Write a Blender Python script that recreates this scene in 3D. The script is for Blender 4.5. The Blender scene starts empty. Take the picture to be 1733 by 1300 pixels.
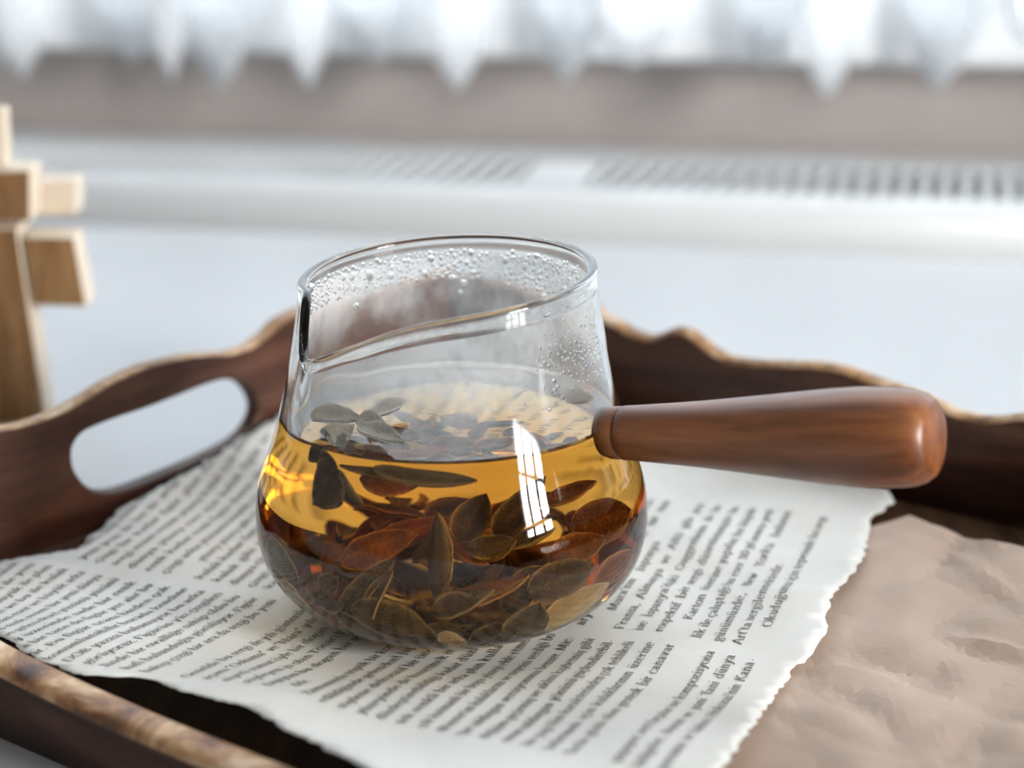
import bpy, bmesh, math, random
from mathutils import Vector, Matrix, noise
from mathutils.geometry import delaunay_2d_cdt, tessellate_polygon

# measured outlines, in metres
PAGE = [(-0.1386, 0.0108), (-0.1406, 0.0298), (-0.1332, 0.0326), (-0.1253, 0.0334), (-0.1161, 0.0361), (-0.1058, 0.0413), (-0.1049, 0.0534), (-0.1028, 0.06), (-0.1003, 0.0706), (-0.0923, 0.0805), (-0.0848, 0.0898), (-0.0801, 0.0955), (-0.0755, 0.1013), (-0.0692, 0.109), (-0.0627, 0.117), (-0.046, 0.139), (0.0, 0.147), (0.05, 0.136), (0.1, 0.104), (0.1264, 0.0825), (0.1272, 0.0723), (0.1186, 0.0621), (0.1158, 0.0508), (0.1136, 0.041), (0.1096, 0.0239), (0.103, 0.0105), (0.098, -0.0016), (0.0945, -0.0109), (0.0945, -0.0178), (0.0891, -0.0301), (0.0829, -0.0385), (0.0775, -0.0504), (0.0732, -0.0647), (0.0649, -0.0918), (0.0571, -0.1159), (0.0521, -0.1305), (0.03, -0.15), (-0.008, -0.145), (-0.0141, -0.1269), (-0.0221, -0.1147), (-0.0278, -0.1062), (-0.0333, -0.1007), (-0.0394, -0.0908), (-0.0453, -0.0842), (-0.0523, -0.0805), (-0.0599, -0.0737), (-0.0665, -0.0658), (-0.0721, -0.0641), (-0.0829, -0.0638), (-0.0898, -0.0572), (-0.0968, -0.0503), (-0.11, -0.03), (-0.1246, -0.0077)]
RBTOP = [(0.0623, 0.0372), (0.0695, 0.0353), (0.0765, 0.0331), (0.0823, 0.0327), (0.088, 0.0348), (0.0937, 0.0371), (0.0981, 0.0367), (0.1026, 0.0343), (0.1082, 0.0318), (0.1148, 0.0307), (0.1234, 0.0314), (0.1339, 0.033), (0.1443, 0.0344), (0.1524, 0.0346), (0.1625, 0.0331), (0.1743, 0.0316), (0.184, 0.0297), (0.1916, 0.0279), (0.1982, 0.0276), (0.2045, 0.0288), (0.2099, 0.0305), (0.2122, 0.031)]
KTOP = [(0.1108, 0.052, 0.005), (0.1243, 0.0572, 0.005), (0.129, 0.0599, 0.005), (0.1335, 0.053, 0.005), (0.1402, 0.049, 0.005), (0.1451, 0.0414, 0.005), (0.1487, 0.0353, 0.005), (0.1551, 0.0329, 0.005)]
LACE = [(-0.4019, -0.3845, 0.0506), (-0.3849, -0.3621, 0.0504), (-0.3354, -0.295, 0.0575), (-0.2935, -0.2835, 0.0505), (-0.2856, -0.2492, 0.0432), (-0.2231, -0.205, 0.049), (-0.2016, -0.1618, 0.0598), (-0.1465, -0.1227, 0.0482), (-0.0966, -0.066, 0.0515), (-0.0645, -0.0254, 0.0621), (0.0051, 0.0344, 0.0613), (0.0385, 0.0628, 0.0493), (0.0881, 0.1178, 0.0514), (0.1332, 0.1525, 0.0756)]

S = bpy.context.scene
COL = S.collection
R = random.Random(7)

# ------------------------------------------------------------------ camera
cd = bpy.data.cameras.new('camera')
cam = bpy.data.objects.new('camera', cd)
COL.objects.link(cam)
pitch, roll = math.radians(17), math.radians(-.8)
fwd = Vector((0, math.cos(pitch), -math.sin(pitch)))
right = Vector((1, 0, 0))
up = right.cross(fwd)
r2 = right * math.cos(roll) + up * math.sin(roll)
u2 = -right * math.sin(roll) + up * math.cos(roll)
cam.matrix_world = Matrix(((r2.x, u2.x, -fwd.x, .0157), (r2.y, u2.y, -fwd.y, -.495), (r2.z, u2.z, -fwd.z, .212), (0, 0, 0, 1)))
cd.sensor_width = 36
cd.lens = 3500 / 1733 * 36
cd.clip_start = .01
cd.dof.use_dof = True
cd.dof.focus_distance = .508
cd.dof.aperture_fstop = 7.2
S.camera = cam

# ------------------------------------------------------------------ world, daylight, exposure
S.view_settings.view_transform = 'Standard'
S.view_settings.look = 'None'
S.view_settings.gamma = 1
S.view_settings.use_curve_mapping = False
S.view_settings.exposure = 0.98
world = bpy.data.worlds.new('world')
S.world = world
world.use_nodes = True
world.node_tree.nodes['Background'].inputs[0].default_value = (.80, .90, 1, 1)
world.node_tree.nodes['Background'].inputs[1].default_value = 1.0
S.cycles.max_bounces = 24
S.cycles.transmission_bounces = 20
S.cycles.transparent_max_bounces = 24
S.cycles.diffuse_bounces = 5
S.cycles.glossy_bounces = 8
S.cycles.caustics_reflective = True
S.cycles.caustics_refractive = True
S.cycles.blur_glossy = .3
S.cycles.sample_clamp_indirect = 7

YAW = math.radians(-13.2)                      # the window wall is turned a little to the tray
ROOM = Matrix.Rotation(YAW, 4, 'Z')            # room coordinates: x along the wall, y towards it


def daylight(name, loc, aim, sx, sy, power, col):
    ld = bpy.data.lights.new(name, 'AREA')
    ld.shape = 'RECTANGLE'
    ld.size, ld.size_y = sx, sy
    ld.energy = power
    ld.color = col
    o = bpy.data.objects.new(name, ld)
    COL.objects.link(o)
    d = Vector(aim).normalized()
    o.matrix_world = ROOM @ Matrix.Translation(loc) @ d.to_track_quat('-Z', 'Y').to_matrix().to_4x4()
    return o


daylight('window_daylight', (-.05, .70, .84), (0, -1, 0), 1.9, 1.45, 48.0, (.90, .96, 1))
daylight('side_window_daylight', (1.805, -.82, .54), (-1, 0, 0), .62, .60, 46.0, (1, .985, .965))


# ------------------------------------------------------------------ helpers
def tag(o, label=None, cat=None, group=None, kind=None):
    for k, v in (('label', label), ('category', cat), ('group', group), ('kind', kind)):
        if v:
            o[k] = v
    return o


def link(o, parent=None):
    COL.objects.link(o)
    if parent:
        o.parent = parent
    return o


def empty(name, loc=(0, 0, 0), rotz=0):
    o = bpy.data.objects.new(name, None)
    o.empty_display_size = .01
    o.location = loc
    o.rotation_euler = (0, 0, rotz)
    return link(o)


def mesh(name, verts, faces, mats, parent=None, smooth=True, mi=None):
    me = bpy.data.meshes.new(name)
    me.from_pydata([tuple(v) for v in verts], [], faces)
    for m in (mats if isinstance(mats, (list, tuple)) else [mats]):
        me.materials.append(m)
    if smooth:
        me.polygons.foreach_set('use_smooth', [True] * len(me.polygons))
    if mi:
        me.polygons.foreach_set('material_index', mi)
    me.update()
    return link(bpy.data.objects.new(name, me), parent)


def bm_mesh(name, bm, mats, parent=None, smooth=False):
    me = bpy.data.meshes.new(name)
    bm.to_mesh(me)
    bm.free()
    for m in (mats if isinstance(mats, (list, tuple)) else [mats]):
        me.materials.append(m)
    if smooth:
        me.polygons.foreach_set('use_smooth', [True] * len(me.polygons))
    return link(bpy.data.objects.new(name, me), parent)


def add_box(bm, x0, x1, y0, y1, z0, z1, bev=0, mat=None, seg=2):
    b = bmesh.new()
    bmesh.ops.create_cube(b, size=1)
    for v in b.verts:
        v.co = Vector((x0 + (v.co.x + .5) * (x1 - x0), y0 + (v.co.y + .5) * (y1 - y0), z0 + (v.co.z + .5) * (z1 - z0)))
    if bev:
        bmesh.ops.bevel(b, geom=b.edges[:], offset=bev, segments=seg, affect='EDGES', profile=.5)
    if mat:
        b.transform(mat)
    t = bpy.data.meshes.new('t')
    b.to_mesh(t)
    b.free()
    bm.from_mesh(t)
    bpy.data.meshes.remove(t)


def box(name, dims, mats, parent=None, bev=0, mat=None):
    bm = bmesh.new()
    add_box(bm, *dims, bev=bev, mat=mat)
    return bm_mesh(name, bm, mats, parent)


def grid_faces(nu, nv, wrap_u=False, wrap_v=False):
    f = []
    for i in range(nu if wrap_u else nu - 1):
        for j in range(nv if wrap_v else nv - 1):
            a, b = i * nv + j, i * nv + (j + 1) % nv
            c, d = ((i + 1) % nu) * nv + (j + 1) % nv, ((i + 1) % nu) * nv + j
            f.append((a, b, c, d))
    return f


def curve_at(tab, x):
    """smooth interpolation through a table of (x, value)"""
    n = len(tab)
    if x <= tab[0][0]:
        return tab[0][1]
    if x >= tab[-1][0]:
        return tab[-1][1]
    i = max(k for k in range(n - 1) if tab[k][0] <= x)

    def sl(k):
        if k <= 0 or k >= n - 1:
            k = min(max(k, 0), n - 1)
            a, b = (k, k + 1) if k == 0 else (k - 1, k)
            return (tab[b][1] - tab[a][1]) / (tab[b][0] - tab[a][0])
        d0 = (tab[k][1] - tab[k - 1][1]) / (tab[k][0] - tab[k - 1][0])
        d1 = (tab[k + 1][1] - tab[k][1]) / (tab[k + 1][0] - tab[k][0])
        return 0 if d0 * d1 <= 0 else 2 * d0 * d1 / (d0 + d1)
    (x0, y0), (x1, y1) = tab[i], tab[i + 1]
    h = x1 - x0
    t = (x - x0) / h
    m0, m1 = sl(i) * h, sl(i + 1) * h
    return (2 * t**3 - 3 * t * t + 1) * y0 + (t**3 - 2 * t * t + t) * m0 + (-2 * t**3 + 3 * t * t) * y1 + (t**3 - t * t) * m1


def inside(p, poly):
    x, y = p
    c = False
    j = len(poly) - 1
    for i in range(len(poly)):
        xi, yi = poly[i]
        xj, yj = poly[j]
        if (yi > y) != (yj > y) and x < (xj - xi) * (y - yi) / (yj - yi) + xi:
            c = not c
        j = i
    return c


# ------------------------------------------------------------------ materials
class NT:
    def __init__(self, name):
        self.m = bpy.data.materials.new(name)
        self.m.use_nodes = True
        self.t = self.m.node_tree
        self.t.nodes.clear()
        self.out = self.n('ShaderNodeOutputMaterial')

    def n(self, kind, **kw):
        nd = self.t.nodes.new(kind)
        for k, v in kw.items():
            if hasattr(nd, k):
                setattr(nd, k, v)
        return nd

    def l(self, a, b):
        self.t.links.new(a, b)

    def tex(self, kind, scale, stretch=(1, 1, 1), rot=(0, 0, 0), **kw):
        tc = self.n('ShaderNodeTexCoord')
        mp = self.n('ShaderNodeMapping')
        mp.inputs['Scale'].default_value = stretch
        mp.inputs['Rotation'].default_value = rot
        self.l(tc.outputs['Object'], mp.inputs['Vector'])
        nd = self.n(kind)
        self.l(mp.outputs[0], nd.inputs['Vector'])
        nd.inputs['Scale'].default_value = scale
        for k, v in kw.items():
            nd.inputs[k].default_value = v
        return nd

    def ramp(self, src, stops):
        r = self.n('ShaderNodeValToRGB')
        el = r.color_ramp.elements
        while len(el) < len(stops):
            el.new(.5)
        for e, (p, c) in zip(el, stops):
            e.position = p
            e.color = (*c, 1) if len(c) == 3 else c
        self.l(src, r.inputs[0])
        return r.outputs[0]

    def mixc(self, f, a, b, mode='MIX'):
        m = self.n('ShaderNodeMix', data_type='RGBA', blend_type=mode)
        for s, v in ((m.inputs[0], f), (m.inputs[6], a), (m.inputs[7], b)):
            if hasattr(v, 'links') or hasattr(v, 'is_linked'):
                self.l(v, s)
            elif isinstance(v, (int, float)):
                s.default_value = v
            else:
                s.default_value = (*v, 1)
        return m.outputs[2]

    def bump(self, src, dist, strength=1):
        b = self.n('ShaderNodeBump')
        b.inputs['Strength'].default_value = strength
        b.inputs['Distance'].default_value = dist
        self.l(src, b.inputs['Height'])
        return b.outputs[0]

    def bsdf(self, col, rough=.5, normal=None, **kw):
        p = self.n('ShaderNodeBsdfPrincipled')
        if isinstance(col, (tuple, list)):
            p.inputs['Base Color'].default_value = (*col, 1)
        else:
            self.l(col, p.inputs['Base Color'])
        p.inputs['Roughness'].default_value = rough
        if normal:
            self.l(normal, p.inputs['Normal'])
        for k, v in kw.items():
            p.inputs[k.replace('_', ' ')].default_value = v
        return p.outputs[0]

    def done(self, sh):
        self.l(sh, self.out.inputs['Surface'])
        return self.m


def plain(name, col, rough=.5, grain=0, gscale=200, **kw):
    m = NT(name)
    n = m.tex('ShaderNodeTexNoise', gscale, Detail=4)
    c = m.ramp(n.outputs[0], [(.3, tuple(v * (1 - grain) for v in col)), (.7, tuple(min(1, v * (1 + grain)) for v in col))])
    return m.done(m.bsdf(c, rough, m.bump(n.outputs[0], .0002, .3), **kw))


def wood(name, dark, mid, light, scale, stretch, rough=.45, spec=.4, bump=.00015, rot=(0, 0, 0)):
    m = NT(name)
    a = m.tex('ShaderNodeTexNoise', scale, stretch, rot, Detail=7, Roughness=.62, Distortion=.4)
    b = m.tex('ShaderNodeTexNoise', scale * 5, stretch, rot, Detail=5, Roughness=.7)
    c = m.ramp(a.outputs[0], [(.32, dark), (.5, mid), (.68, light)])
    c2 = m.ramp(b.outputs[0], [(.35, (.62, .6, .58)), (.6, (1, 1, 1))])
    col = m.mixc(.8, c, c2, 'MULTIPLY')
    return m.done(m.bsdf(col, rough, m.bump(b.outputs[0], bump, .6), Specular_IOR_Level=spec))


M_TABLE = plain('white_table_paint', (.56, .575, .59), .42, .012, 30)
M_WALL = plain('taupe_wall_paint', (.43, .385, .362), .8, .03, 40)
M_ROOM = plain('dimmed_room_paint', (.34, .335, .325), .8, .02, 20)  # room dimness put into the colour, to cut fill light and reflections
M_FLOOR = wood('oak_floor_boards', (.16, .10, .06), (.25, .16, .09), (.32, .21, .13), 6, (1, 8, 1))
M_RAD = plain('white_radiator_enamel', (.64, .655, .66), .35, .01, 60)
M_RADIN = plain('slot_shade_black', (.035, .035, .03), .7, .05, 60)  # near black: the shade behind the grille slots is put into the colour
M_SILL = plain('white_sill_paint', (.70, .705, .71), .4, .01, 40)
M_FRAME = plain('white_window_paint', (.82, .83, .84), .4, .01, 40)
M_TRAY = wood('dark_stained_walnut', (.034, .0125, .0078), (.080, .032, .020), (.138, .062, .040), 26, (.35, .35, 3), .45, .3)
M_TRAYF = wood('dark_tray_board', (.036, .018, .009), (.075, .037, .018), (.12, .062, .031), 22, (4, .5, 1), .5, .35, rot=(0, 0, -.68))
M_BLOCK = wood('backlit_birch_face', (.17, .085, .030), (.27, .145, .058), (.36, .21, .095), 40, (3, 3, .4), .55, .3)  # block faces painted darker, as backlit by the window
M_BLOCKS = plain('pale_lit_wood', (.66, .56, .44), .6, .05, 80)  # pale wood, also painting the window light on block sides


def mat_worn():
    m = NT('worn_bare_wood_rim')
    a = m.tex('ShaderNodeTexNoise', 55, (1, 1, 1.2), Detail=8, Roughness=.68, Distortion=.6)
    b = m.tex('ShaderNodeTexNoise', 240, (1, 1, 1), Detail=5)
    c = m.ramp(a.outputs[0], [(.33, (.045, .018, .009)), (.42, (.22, .095, .034)), (.52, (.48, .28, .13)), (.64, (.68, .52, .36))])
    c = m.mixc(.5, c, m.ramp(b.outputs[0], [(.35, (.6, .55, .5)), (.6, (1, 1, 1))]), 'MULTIPLY')
    return m.done(m.bsdf(c, .5, m.bump(b.outputs[0], .0003, .5)))


M_WORN = mat_worn()


def mat_handle():
    m = NT('turned_reddish_wood')
    a = m.tex('ShaderNodeTexNoise', 90, (.12, 1, 1), Detail=8, Roughness=.6, Distortion=.35)
    b = m.tex('ShaderNodeTexNoise', 420, (.05, 1, 1), Detail=4)
    c = m.ramp(a.outputs[0], [(.30, (.085, .025, .008)), (.47, (.19, .060, .018)), (.62, (.28, .098, .030)), (.75, (.38, .15, .055))])
    c = m.mixc(.6, c, m.ramp(b.outputs[0], [(.36, (.55, .5, .48)), (.56, (1, 1, 1))]), 'MULTIPLY')
    return m.done(m.bsdf(c, .36, m.bump(b.outputs[0], .0001, .5), Specular_IOR_Level=.6))


M_HANDLE = mat_handle()


def mat_paper(name, col, stain, nscale, rough=.85):
    m = NT(name)
    a = m.tex('ShaderNodeTexNoise', nscale, Detail=5)
    b = m.tex('ShaderNodeTexNoise', 1600, Detail=3)
    c = m.ramp(a.outputs[0], [(.3, stain), (.62, col)])
    sh = m.bsdf(c, rough, m.bump(b.outputs[0], .00004, .5), Specular_IOR_Level=.2)
    tr = m.n('ShaderNodeBsdfTranslucent')
    m.l(c, tr.inputs[0])
    mx = m.n('ShaderNodeMixShader')
    mx.inputs[0].default_value = .2
    m.l(sh, mx.inputs[1])
    m.l(tr.outputs[0], mx.inputs[2])
    return m.done(mx.outputs[0])


M_PAGE = mat_paper('aged_book_paper', (.86, .86, .83), (.80, .785, .73), 28)
M_KRAFT = mat_paper('brown_kraft_paper', (.67, .525, .425), (.615, .47, .37), 35)
M_INK = plain('black_print_ink', (.105, .098, .088), .8, .1, 900)


def mat_lace():
    m = NT('white_lace_cotton')
    v = m.tex('ShaderNodeTexVoronoi', 190)
    holes = m.ramp(v.outputs['Distance'], [(.24, (.45, .45, .45)), (.34, (.05, .05, .05))])
    df = m.n('ShaderNodeBsdfDiffuse')
    df.inputs[0].default_value = (.74, .75, .76, 1)
    tl = m.n('ShaderNodeBsdfTranslucent')
    tl.inputs[0].default_value = (.70, .72, .74, 1)
    tp = m.n('ShaderNodeBsdfTransparent')
    a = m.n('ShaderNodeMixShader')
    a.inputs[0].default_value = .5
    m.l(df.outputs[0], a.inputs[1])
    m.l(tl.outputs[0], a.inputs[2])
    b = m.n('ShaderNodeMixShader')
    m.l(holes, b.inputs[0])
    m.l(a.outputs[0], b.inputs[1])
    m.l(tp.outputs[0], b.inputs[2])
    return m.done(b.outputs[0])


M_LACE = mat_lace()


def mat_glass(name, ior, col=(1, 1, 1), rough=0):
    m = NT(name)
    g = m.n('ShaderNodeBsdfGlass')
    g.inputs['IOR'].default_value = ior
    g.inputs['Roughness'].default_value = rough
    g.inputs['Color'].default_value = (*col, 1)
    return m.done(g.outputs[0])


M_GLASS = mat_glass('clear_borosilicate_glass', 1.47, (.985, .992, .99))
M_WATER = mat_glass('clear_water', 1.33)


def mat_tea():
    m = NT('amber_tea')
    g = m.n('ShaderNodeBsdfGlass')
    at = m.n('ShaderNodeAttribute')
    at.attribute_name = 'ior'
    m.l(at.outputs['Fac'], g.inputs['IOR'])
    g.inputs['Roughness'].default_value = 0
    va = m.n('ShaderNodeVolumeAbsorption')
    va.inputs['Color'].default_value = (0.96, 0.71, 0.05, 1)
    va.inputs['Density'].default_value = 38.0
    m.l(va.outputs[0], m.out.inputs['Volume'])
    return m.done(g.outputs[0])


M_TEA = mat_tea()


def mat_leaf(name, dark, light, fuzz):
    m = NT(name)
    a = m.tex('ShaderNodeTexNoise', 260, Detail=6, Roughness=.65)
    vn = m.tex('ShaderNodeTexVoronoi', 1500)
    oi = m.n('ShaderNodeObjectInfo')
    c = m.ramp(a.outputs[0], [(.32, dark), (.66, light)])
    c = m.mixc(oi.outputs['Random'], c, m.mixc(.55, c, (.9, .62, .40), 'MULTIPLY'))
    at = m.n('ShaderNodeAttribute')
    at.attribute_name = 'edge'
    c = m.mixc(at.outputs['Fac'], c, fuzz)
    hgt = m.n('ShaderNodeMath', operation='ADD')
    m.l(a.outputs[0], hgt.inputs[0])
    m.l(vn.outputs['Distance'], hgt.inputs[1])
    return m.done(m.bsdf(c, .8, m.bump(hgt.outputs[0], .0004, .7), Specular_IOR_Level=.15))


M_LEAF = mat_leaf('steeped_sage_leaf', (.026, .013, .004), (.078, .044, .013), (.33, .205, .08))
M_LEAFR = mat_leaf('rusty_steeped_leaf', (.075, .022, .005), (.18, .058, .014), (.40, .18, .055))
M_LEAFG = mat_leaf('grey_green_dry_leaf', (.22, .21, .165), (.38, .365, .31), (.62, .60, .54))
M_LEAFB = mat_leaf('buff_steeped_leaf', (.36, .24, .10), (.52, .37, .18), (.6, .46, .26))

# ------------------------------------------------------------------ room shell
def room(o, kind='structure'):
    o.matrix_world = ROOM
    if kind:
        o['kind'] = kind
    return o


TX0, TX1, NY0, NY1, FZ, CZ = -1.75, 1.75, -2.3, .605, -.76, 1.75
room(box('floor', (TX0 - .1, TX1 + .1, NY0 - .1, NY1 + .1, FZ - .05, FZ), M_FLOOR))
room(box('ceiling', (TX0 - .1, TX1 + .1, NY0 - .1, NY1 + .1, CZ, CZ + .05), M_ROOM))
room(box('wall_left', (TX0 - .1, TX0, NY0, NY1, FZ, CZ), M_ROOM))
room(box('wall_front', (TX0, TX1, NY0 - .1, NY0, FZ, CZ), M_ROOM))
bm = bmesh.new()
WX0, WX1, WZ0, WZ1 = -1.0, .9, .098, 1.58
add_box(bm, TX0, TX1, NY1, NY1 + .08, FZ, WZ0)
add_box(bm, TX0, TX1, NY1, NY1 + .08, WZ1, CZ)
add_box(bm, TX0, WX0, NY1, NY1 + .08, WZ0, WZ1)
add_box(bm, WX1, TX1, NY1, NY1 + .08, WZ0, WZ1)
room(bm_mesh('wall_back', bm, M_WALL))
bm = bmesh.new()
SY0, SY1, SZ0, SZ1 = -1.17, -.47, .20, .88
add_box(bm, TX1, TX1 + .08, NY0, NY1, FZ, SZ0)
add_box(bm, TX1, TX1 + .08, NY0, NY1, SZ1, CZ)
add_box(bm, TX1, TX1 + .08, NY0, SY0, SZ0, SZ1)
add_box(bm, TX1, TX1 + .08, SY1, NY1, SZ0, SZ1)
room(bm_mesh('wall_right', bm, M_ROOM))
room(box('trim_1', (-1.2, 1.1, .565, .655, .060, .100), M_SILL, bev=.004))
tag(S.objects['trim_1'], 'white window sill board behind the lace curtain')


def window(name, axis, a0, a1, b, z0, z1, bars):
    w = room(empty(name))
    bm = bmesh.new()
    t = .045
    for lo, hi, za, zb in [(a0, a0 + t, z0, z1), (a1 - t, a1, z0, z1), (a0 + t, a1 - t, z0, z0 + t), (a0 + t, a1 - t, z1 - t, z1)]:
        if axis == 'x':
            add_box(bm, lo, hi, b, b + .04, za, zb, .004)
        else:
            add_box(bm, b, b + .04, lo, hi, za, zb, .004)
    bm_mesh('window_frame', bm, M_FRAME, w)
    for c in bars:
        d = (c - .02, c + .02, b + .005, b + .035, z0 + t, z1 - t) if axis == 'x' else (b + .005, b + .035, c - .02, c + .02, z0 + t, z1 - t)
        box('mullion', d, M_FRAME, w, .003)
    return w


window('window_1', 'x', WX0, WX1, NY1 + .035, WZ0 + .003, WZ1, (-.37, .27))
w2 = window('window_2', 'y', SY0, SY1, TX1 + .005, SZ0, SZ1, (-.94, -.70))
box('mullion', (TX1 + .006, TX1 + .044, SY0 + .04, SY1 - .04, .38, .43), M_FRAME, w2, .003)

# ------------------------------------------------------------------ radiator under the window
rad = empty('panel_radiator', (0, 0, 0), YAW)
tag(rad, 'white panel radiator with slotted top grille under the window sill', 'radiator')
RZ = .010
RX0, RX1, RF, RB_ = -1.05, .62, .468, .598
prof = [(RF + .012, -.62), (RF, -.60), (RF, RZ - .012)]
for k in range(1, 7):
    a = k / 6 * math.pi / 2
    prof.append((RF + .010 * (1 - math.cos(a)), RZ - .012 + .012 * math.sin(a)))
prof += [(RF + .019, RZ), (RF + .019, RZ - .009)]
vs, fs = [], []
for x in (RX0, RX1):
    vs += [(x, y, z) for y, z in prof]
n = len(prof)
fs = [(j, j + 1, n + j + 1, n + j) for j in range(n - 1)]
o = mesh('front_panel', vs, fs, M_RAD, rad)
md = o.modifiers.new('thickness', 'SOLIDIFY')
md.thickness = .0012
bm = bmesh.new()
add_box(bm, RX0, RX1, .590, RB_, -.6, RZ, .002)
add_box(bm, RX0, RX1, .5585, .590, RZ - .004, RZ, .0012)
bm_mesh('rear_panel', bm, M_RAD, rad)
bm = bmesh.new()
add_box(bm, RX0, RX1, .489, .589, -.06, -.056)
bm_mesh('slot_shade_baffle', bm, M_RADIN, rad)  # dark sheet painting the shade seen between the bars
bm = bmesh.new()
add_box(bm, -.0985, -.0645, .487, .560, RZ - .006, RZ - .0002, .0008)
bm_mesh('grille_bridge', bm, M_RAD, rad)
bb = bmesh.new()
add_box(bb, -.0023, .0023, .4865, .5595, -.0034, 0, .0008, seg=1)
bar0 = bm_mesh('grille_bar', bb, M_RAD, rad)
bar_me = bar0.data
xs = [-.0645 + .0098 * (k + .72) for k in range(32)] + [-.0985 - .0098 * (k + .72) for k in range(44)]
for i, x in enumerate(xs):
    b = bar0 if i == 0 else link(bpy.data.objects.new('grille_bar', bar_me), rad)
    b.location = (x, 0, RZ)
for x0, x1 in ((RX0, RX0 + .006), (RX1 - .006, RX1)):
    box('side_panel', (x0, x1, RF + .003, RB_, -.6, RZ - .001), M_RAD, rad, .001)
for x in (-.8, .35):
    box('foot', (x - .02, x + .02, .49, .58, FZ, -.6), M_RAD, rad, .003)

# ------------------------------------------------------------------ lace curtain
HEM0 = .098
prev = None
cols = []
lob = sorted(LACE)
for k, (a, b, z) in enumerate(lob):
    a, b = a - (b - a) * .06, b + (b - a) * .06
    w = b - a
    yy = .545 - .012 * (k % 2) if k != 3 else .532
    m = 15
    wide = math.sqrt(max(1e-6, .05**2 - min(w, .048)**2))
    for i in range(m):
        u = i / (m - 1)
        d = abs(u - .5) * 2
        # leaf shaped lobe: broad shoulder with a small step, then a point
        hgt = curve_at([(0, 1), (.16, .97), (.34, .84), (.50, .80), (.66, .74), (.76, .58), (.90, .50), (.97, .30), (1, 0)], d)
        hem = HEM0 - (HEM0 - z) * hgt
        cols.append((a + w * u, yy + wide * (u - .5) * (1 if k % 2 else -1) * .4, hem))
    if k < len(lob) - 1:
        c = lob[k + 1][0]
        if c - b > .012:
            for q in (.25, .5, .75):
                cols.append((b + (c - b) * q, .541 + .006 * math.sin(9 * q), HEM0 + .012 * math.sin(math.pi * q)))
x0 = cols[0][0]
for q in range(1, 22):
    cols.insert(0, (x0 - .03 * q, .54 + .012 * math.sin(q * 1.7), HEM0 - .03 * (q % 2)))
x1 = cols[-1][0]
for q in range(1, 26):
    cols.append((x1 + .03 * q, .54 + .012 * math.sin(q * 1.9), HEM0 - .03 * (q % 2)))
rows = [0, .012, .03, .06, .12, .25, .5, .75, 1.0]
vs = []
for (x, y, hz) in cols:
    for r in rows:
        z = hz + (1.60 - hz) * r
        k = min(1, r * 3)
        vs.append((x, y * (1 - k) + (.54 + .010 * math.sin(x * 95)) * k, z))
cur = mesh('lace_curtain', vs, grid_faces(len(cols), len(rows)), M_LACE)
tag(cur, 'white lace curtain with pointed scalloped hem hanging before the window sill', 'curtain')
cur.rotation_euler = (0, 0, YAW)
cur.modifiers.new('thickness', 'SOLIDIFY').thickness = .0006

# ------------------------------------------------------------------ table
tb = empty('table', (0, 0, FZ), YAW)
tag(tb, 'white painted table under the wooden tray, its edge at the radiator', 'table')
TT = -.0102 - FZ
box('tabletop', (-1.05, .85, -.75, .455, TT - .028, TT), M_TABLE, tb, .002)
bm = bmesh.new()
for d in ((-.98, .78, -.68, -.66), (-.98, .78, .37, .39)):
    add_box(bm, *d, TT - .1, TT - .028, .002)
for d in ((-.98, -.96), (.76, .78)):
    add_box(bm, *d, -.66, .37, TT - .1, TT - .028, .002)
bm_mesh('apron', bm, M_TABLE, tb)
for x in (-.97, .77):
    for y in (-.67, .38):
        box('leg', (x - .025, x + .025, y - .025, y + .025, 0, TT - .028), M_TABLE, tb, .003)

# ------------------------------------------------------------------ tray
DL = Vector((.629, .777, 0))      # along the handle wall, towards the far corner
DR = Vector((.777, -.629, 0))     # along the long walls, away from the handle wall
Q = Vector((-.0049, .1935, 0))     # far inner corner
AP = Vector((-.1276, .0424, 0))
tray = empty('wooden_tray', (.045, .035, -.010))
TINV = Matrix.Translation((-.045, -.035, .010))
tag(tray, 'dark wooden serving tray with scalloped walls and a cut-out handle', 'tray')
LONG, SHORT = .36, .250
FT = -.003


def tw(r, d, z):
    """tray coordinates: r along the long wall from the far-left corner, d from the far wall towards the viewer"""
    return Vector(Q + DR * r - DL * d + Vector((0, 0, z)))


vs = []
for z in (-.010, FT):
    vs += [tw(-.003, -.003, z), tw(LONG + .003, -.003, z), tw(LONG + .003, SHORT + .003, z), tw(-.003, SHORT + .003, z)]
mesh('tray_floor', [TINV @ v for v in vs], [(0, 1, 2, 3), (4, 7, 6, 5), (0, 4, 5, 1), (1, 5, 6, 2), (2, 6, 7, 3), (3, 7, 4, 0)], M_TRAYF, tray, smooth=False)


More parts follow.
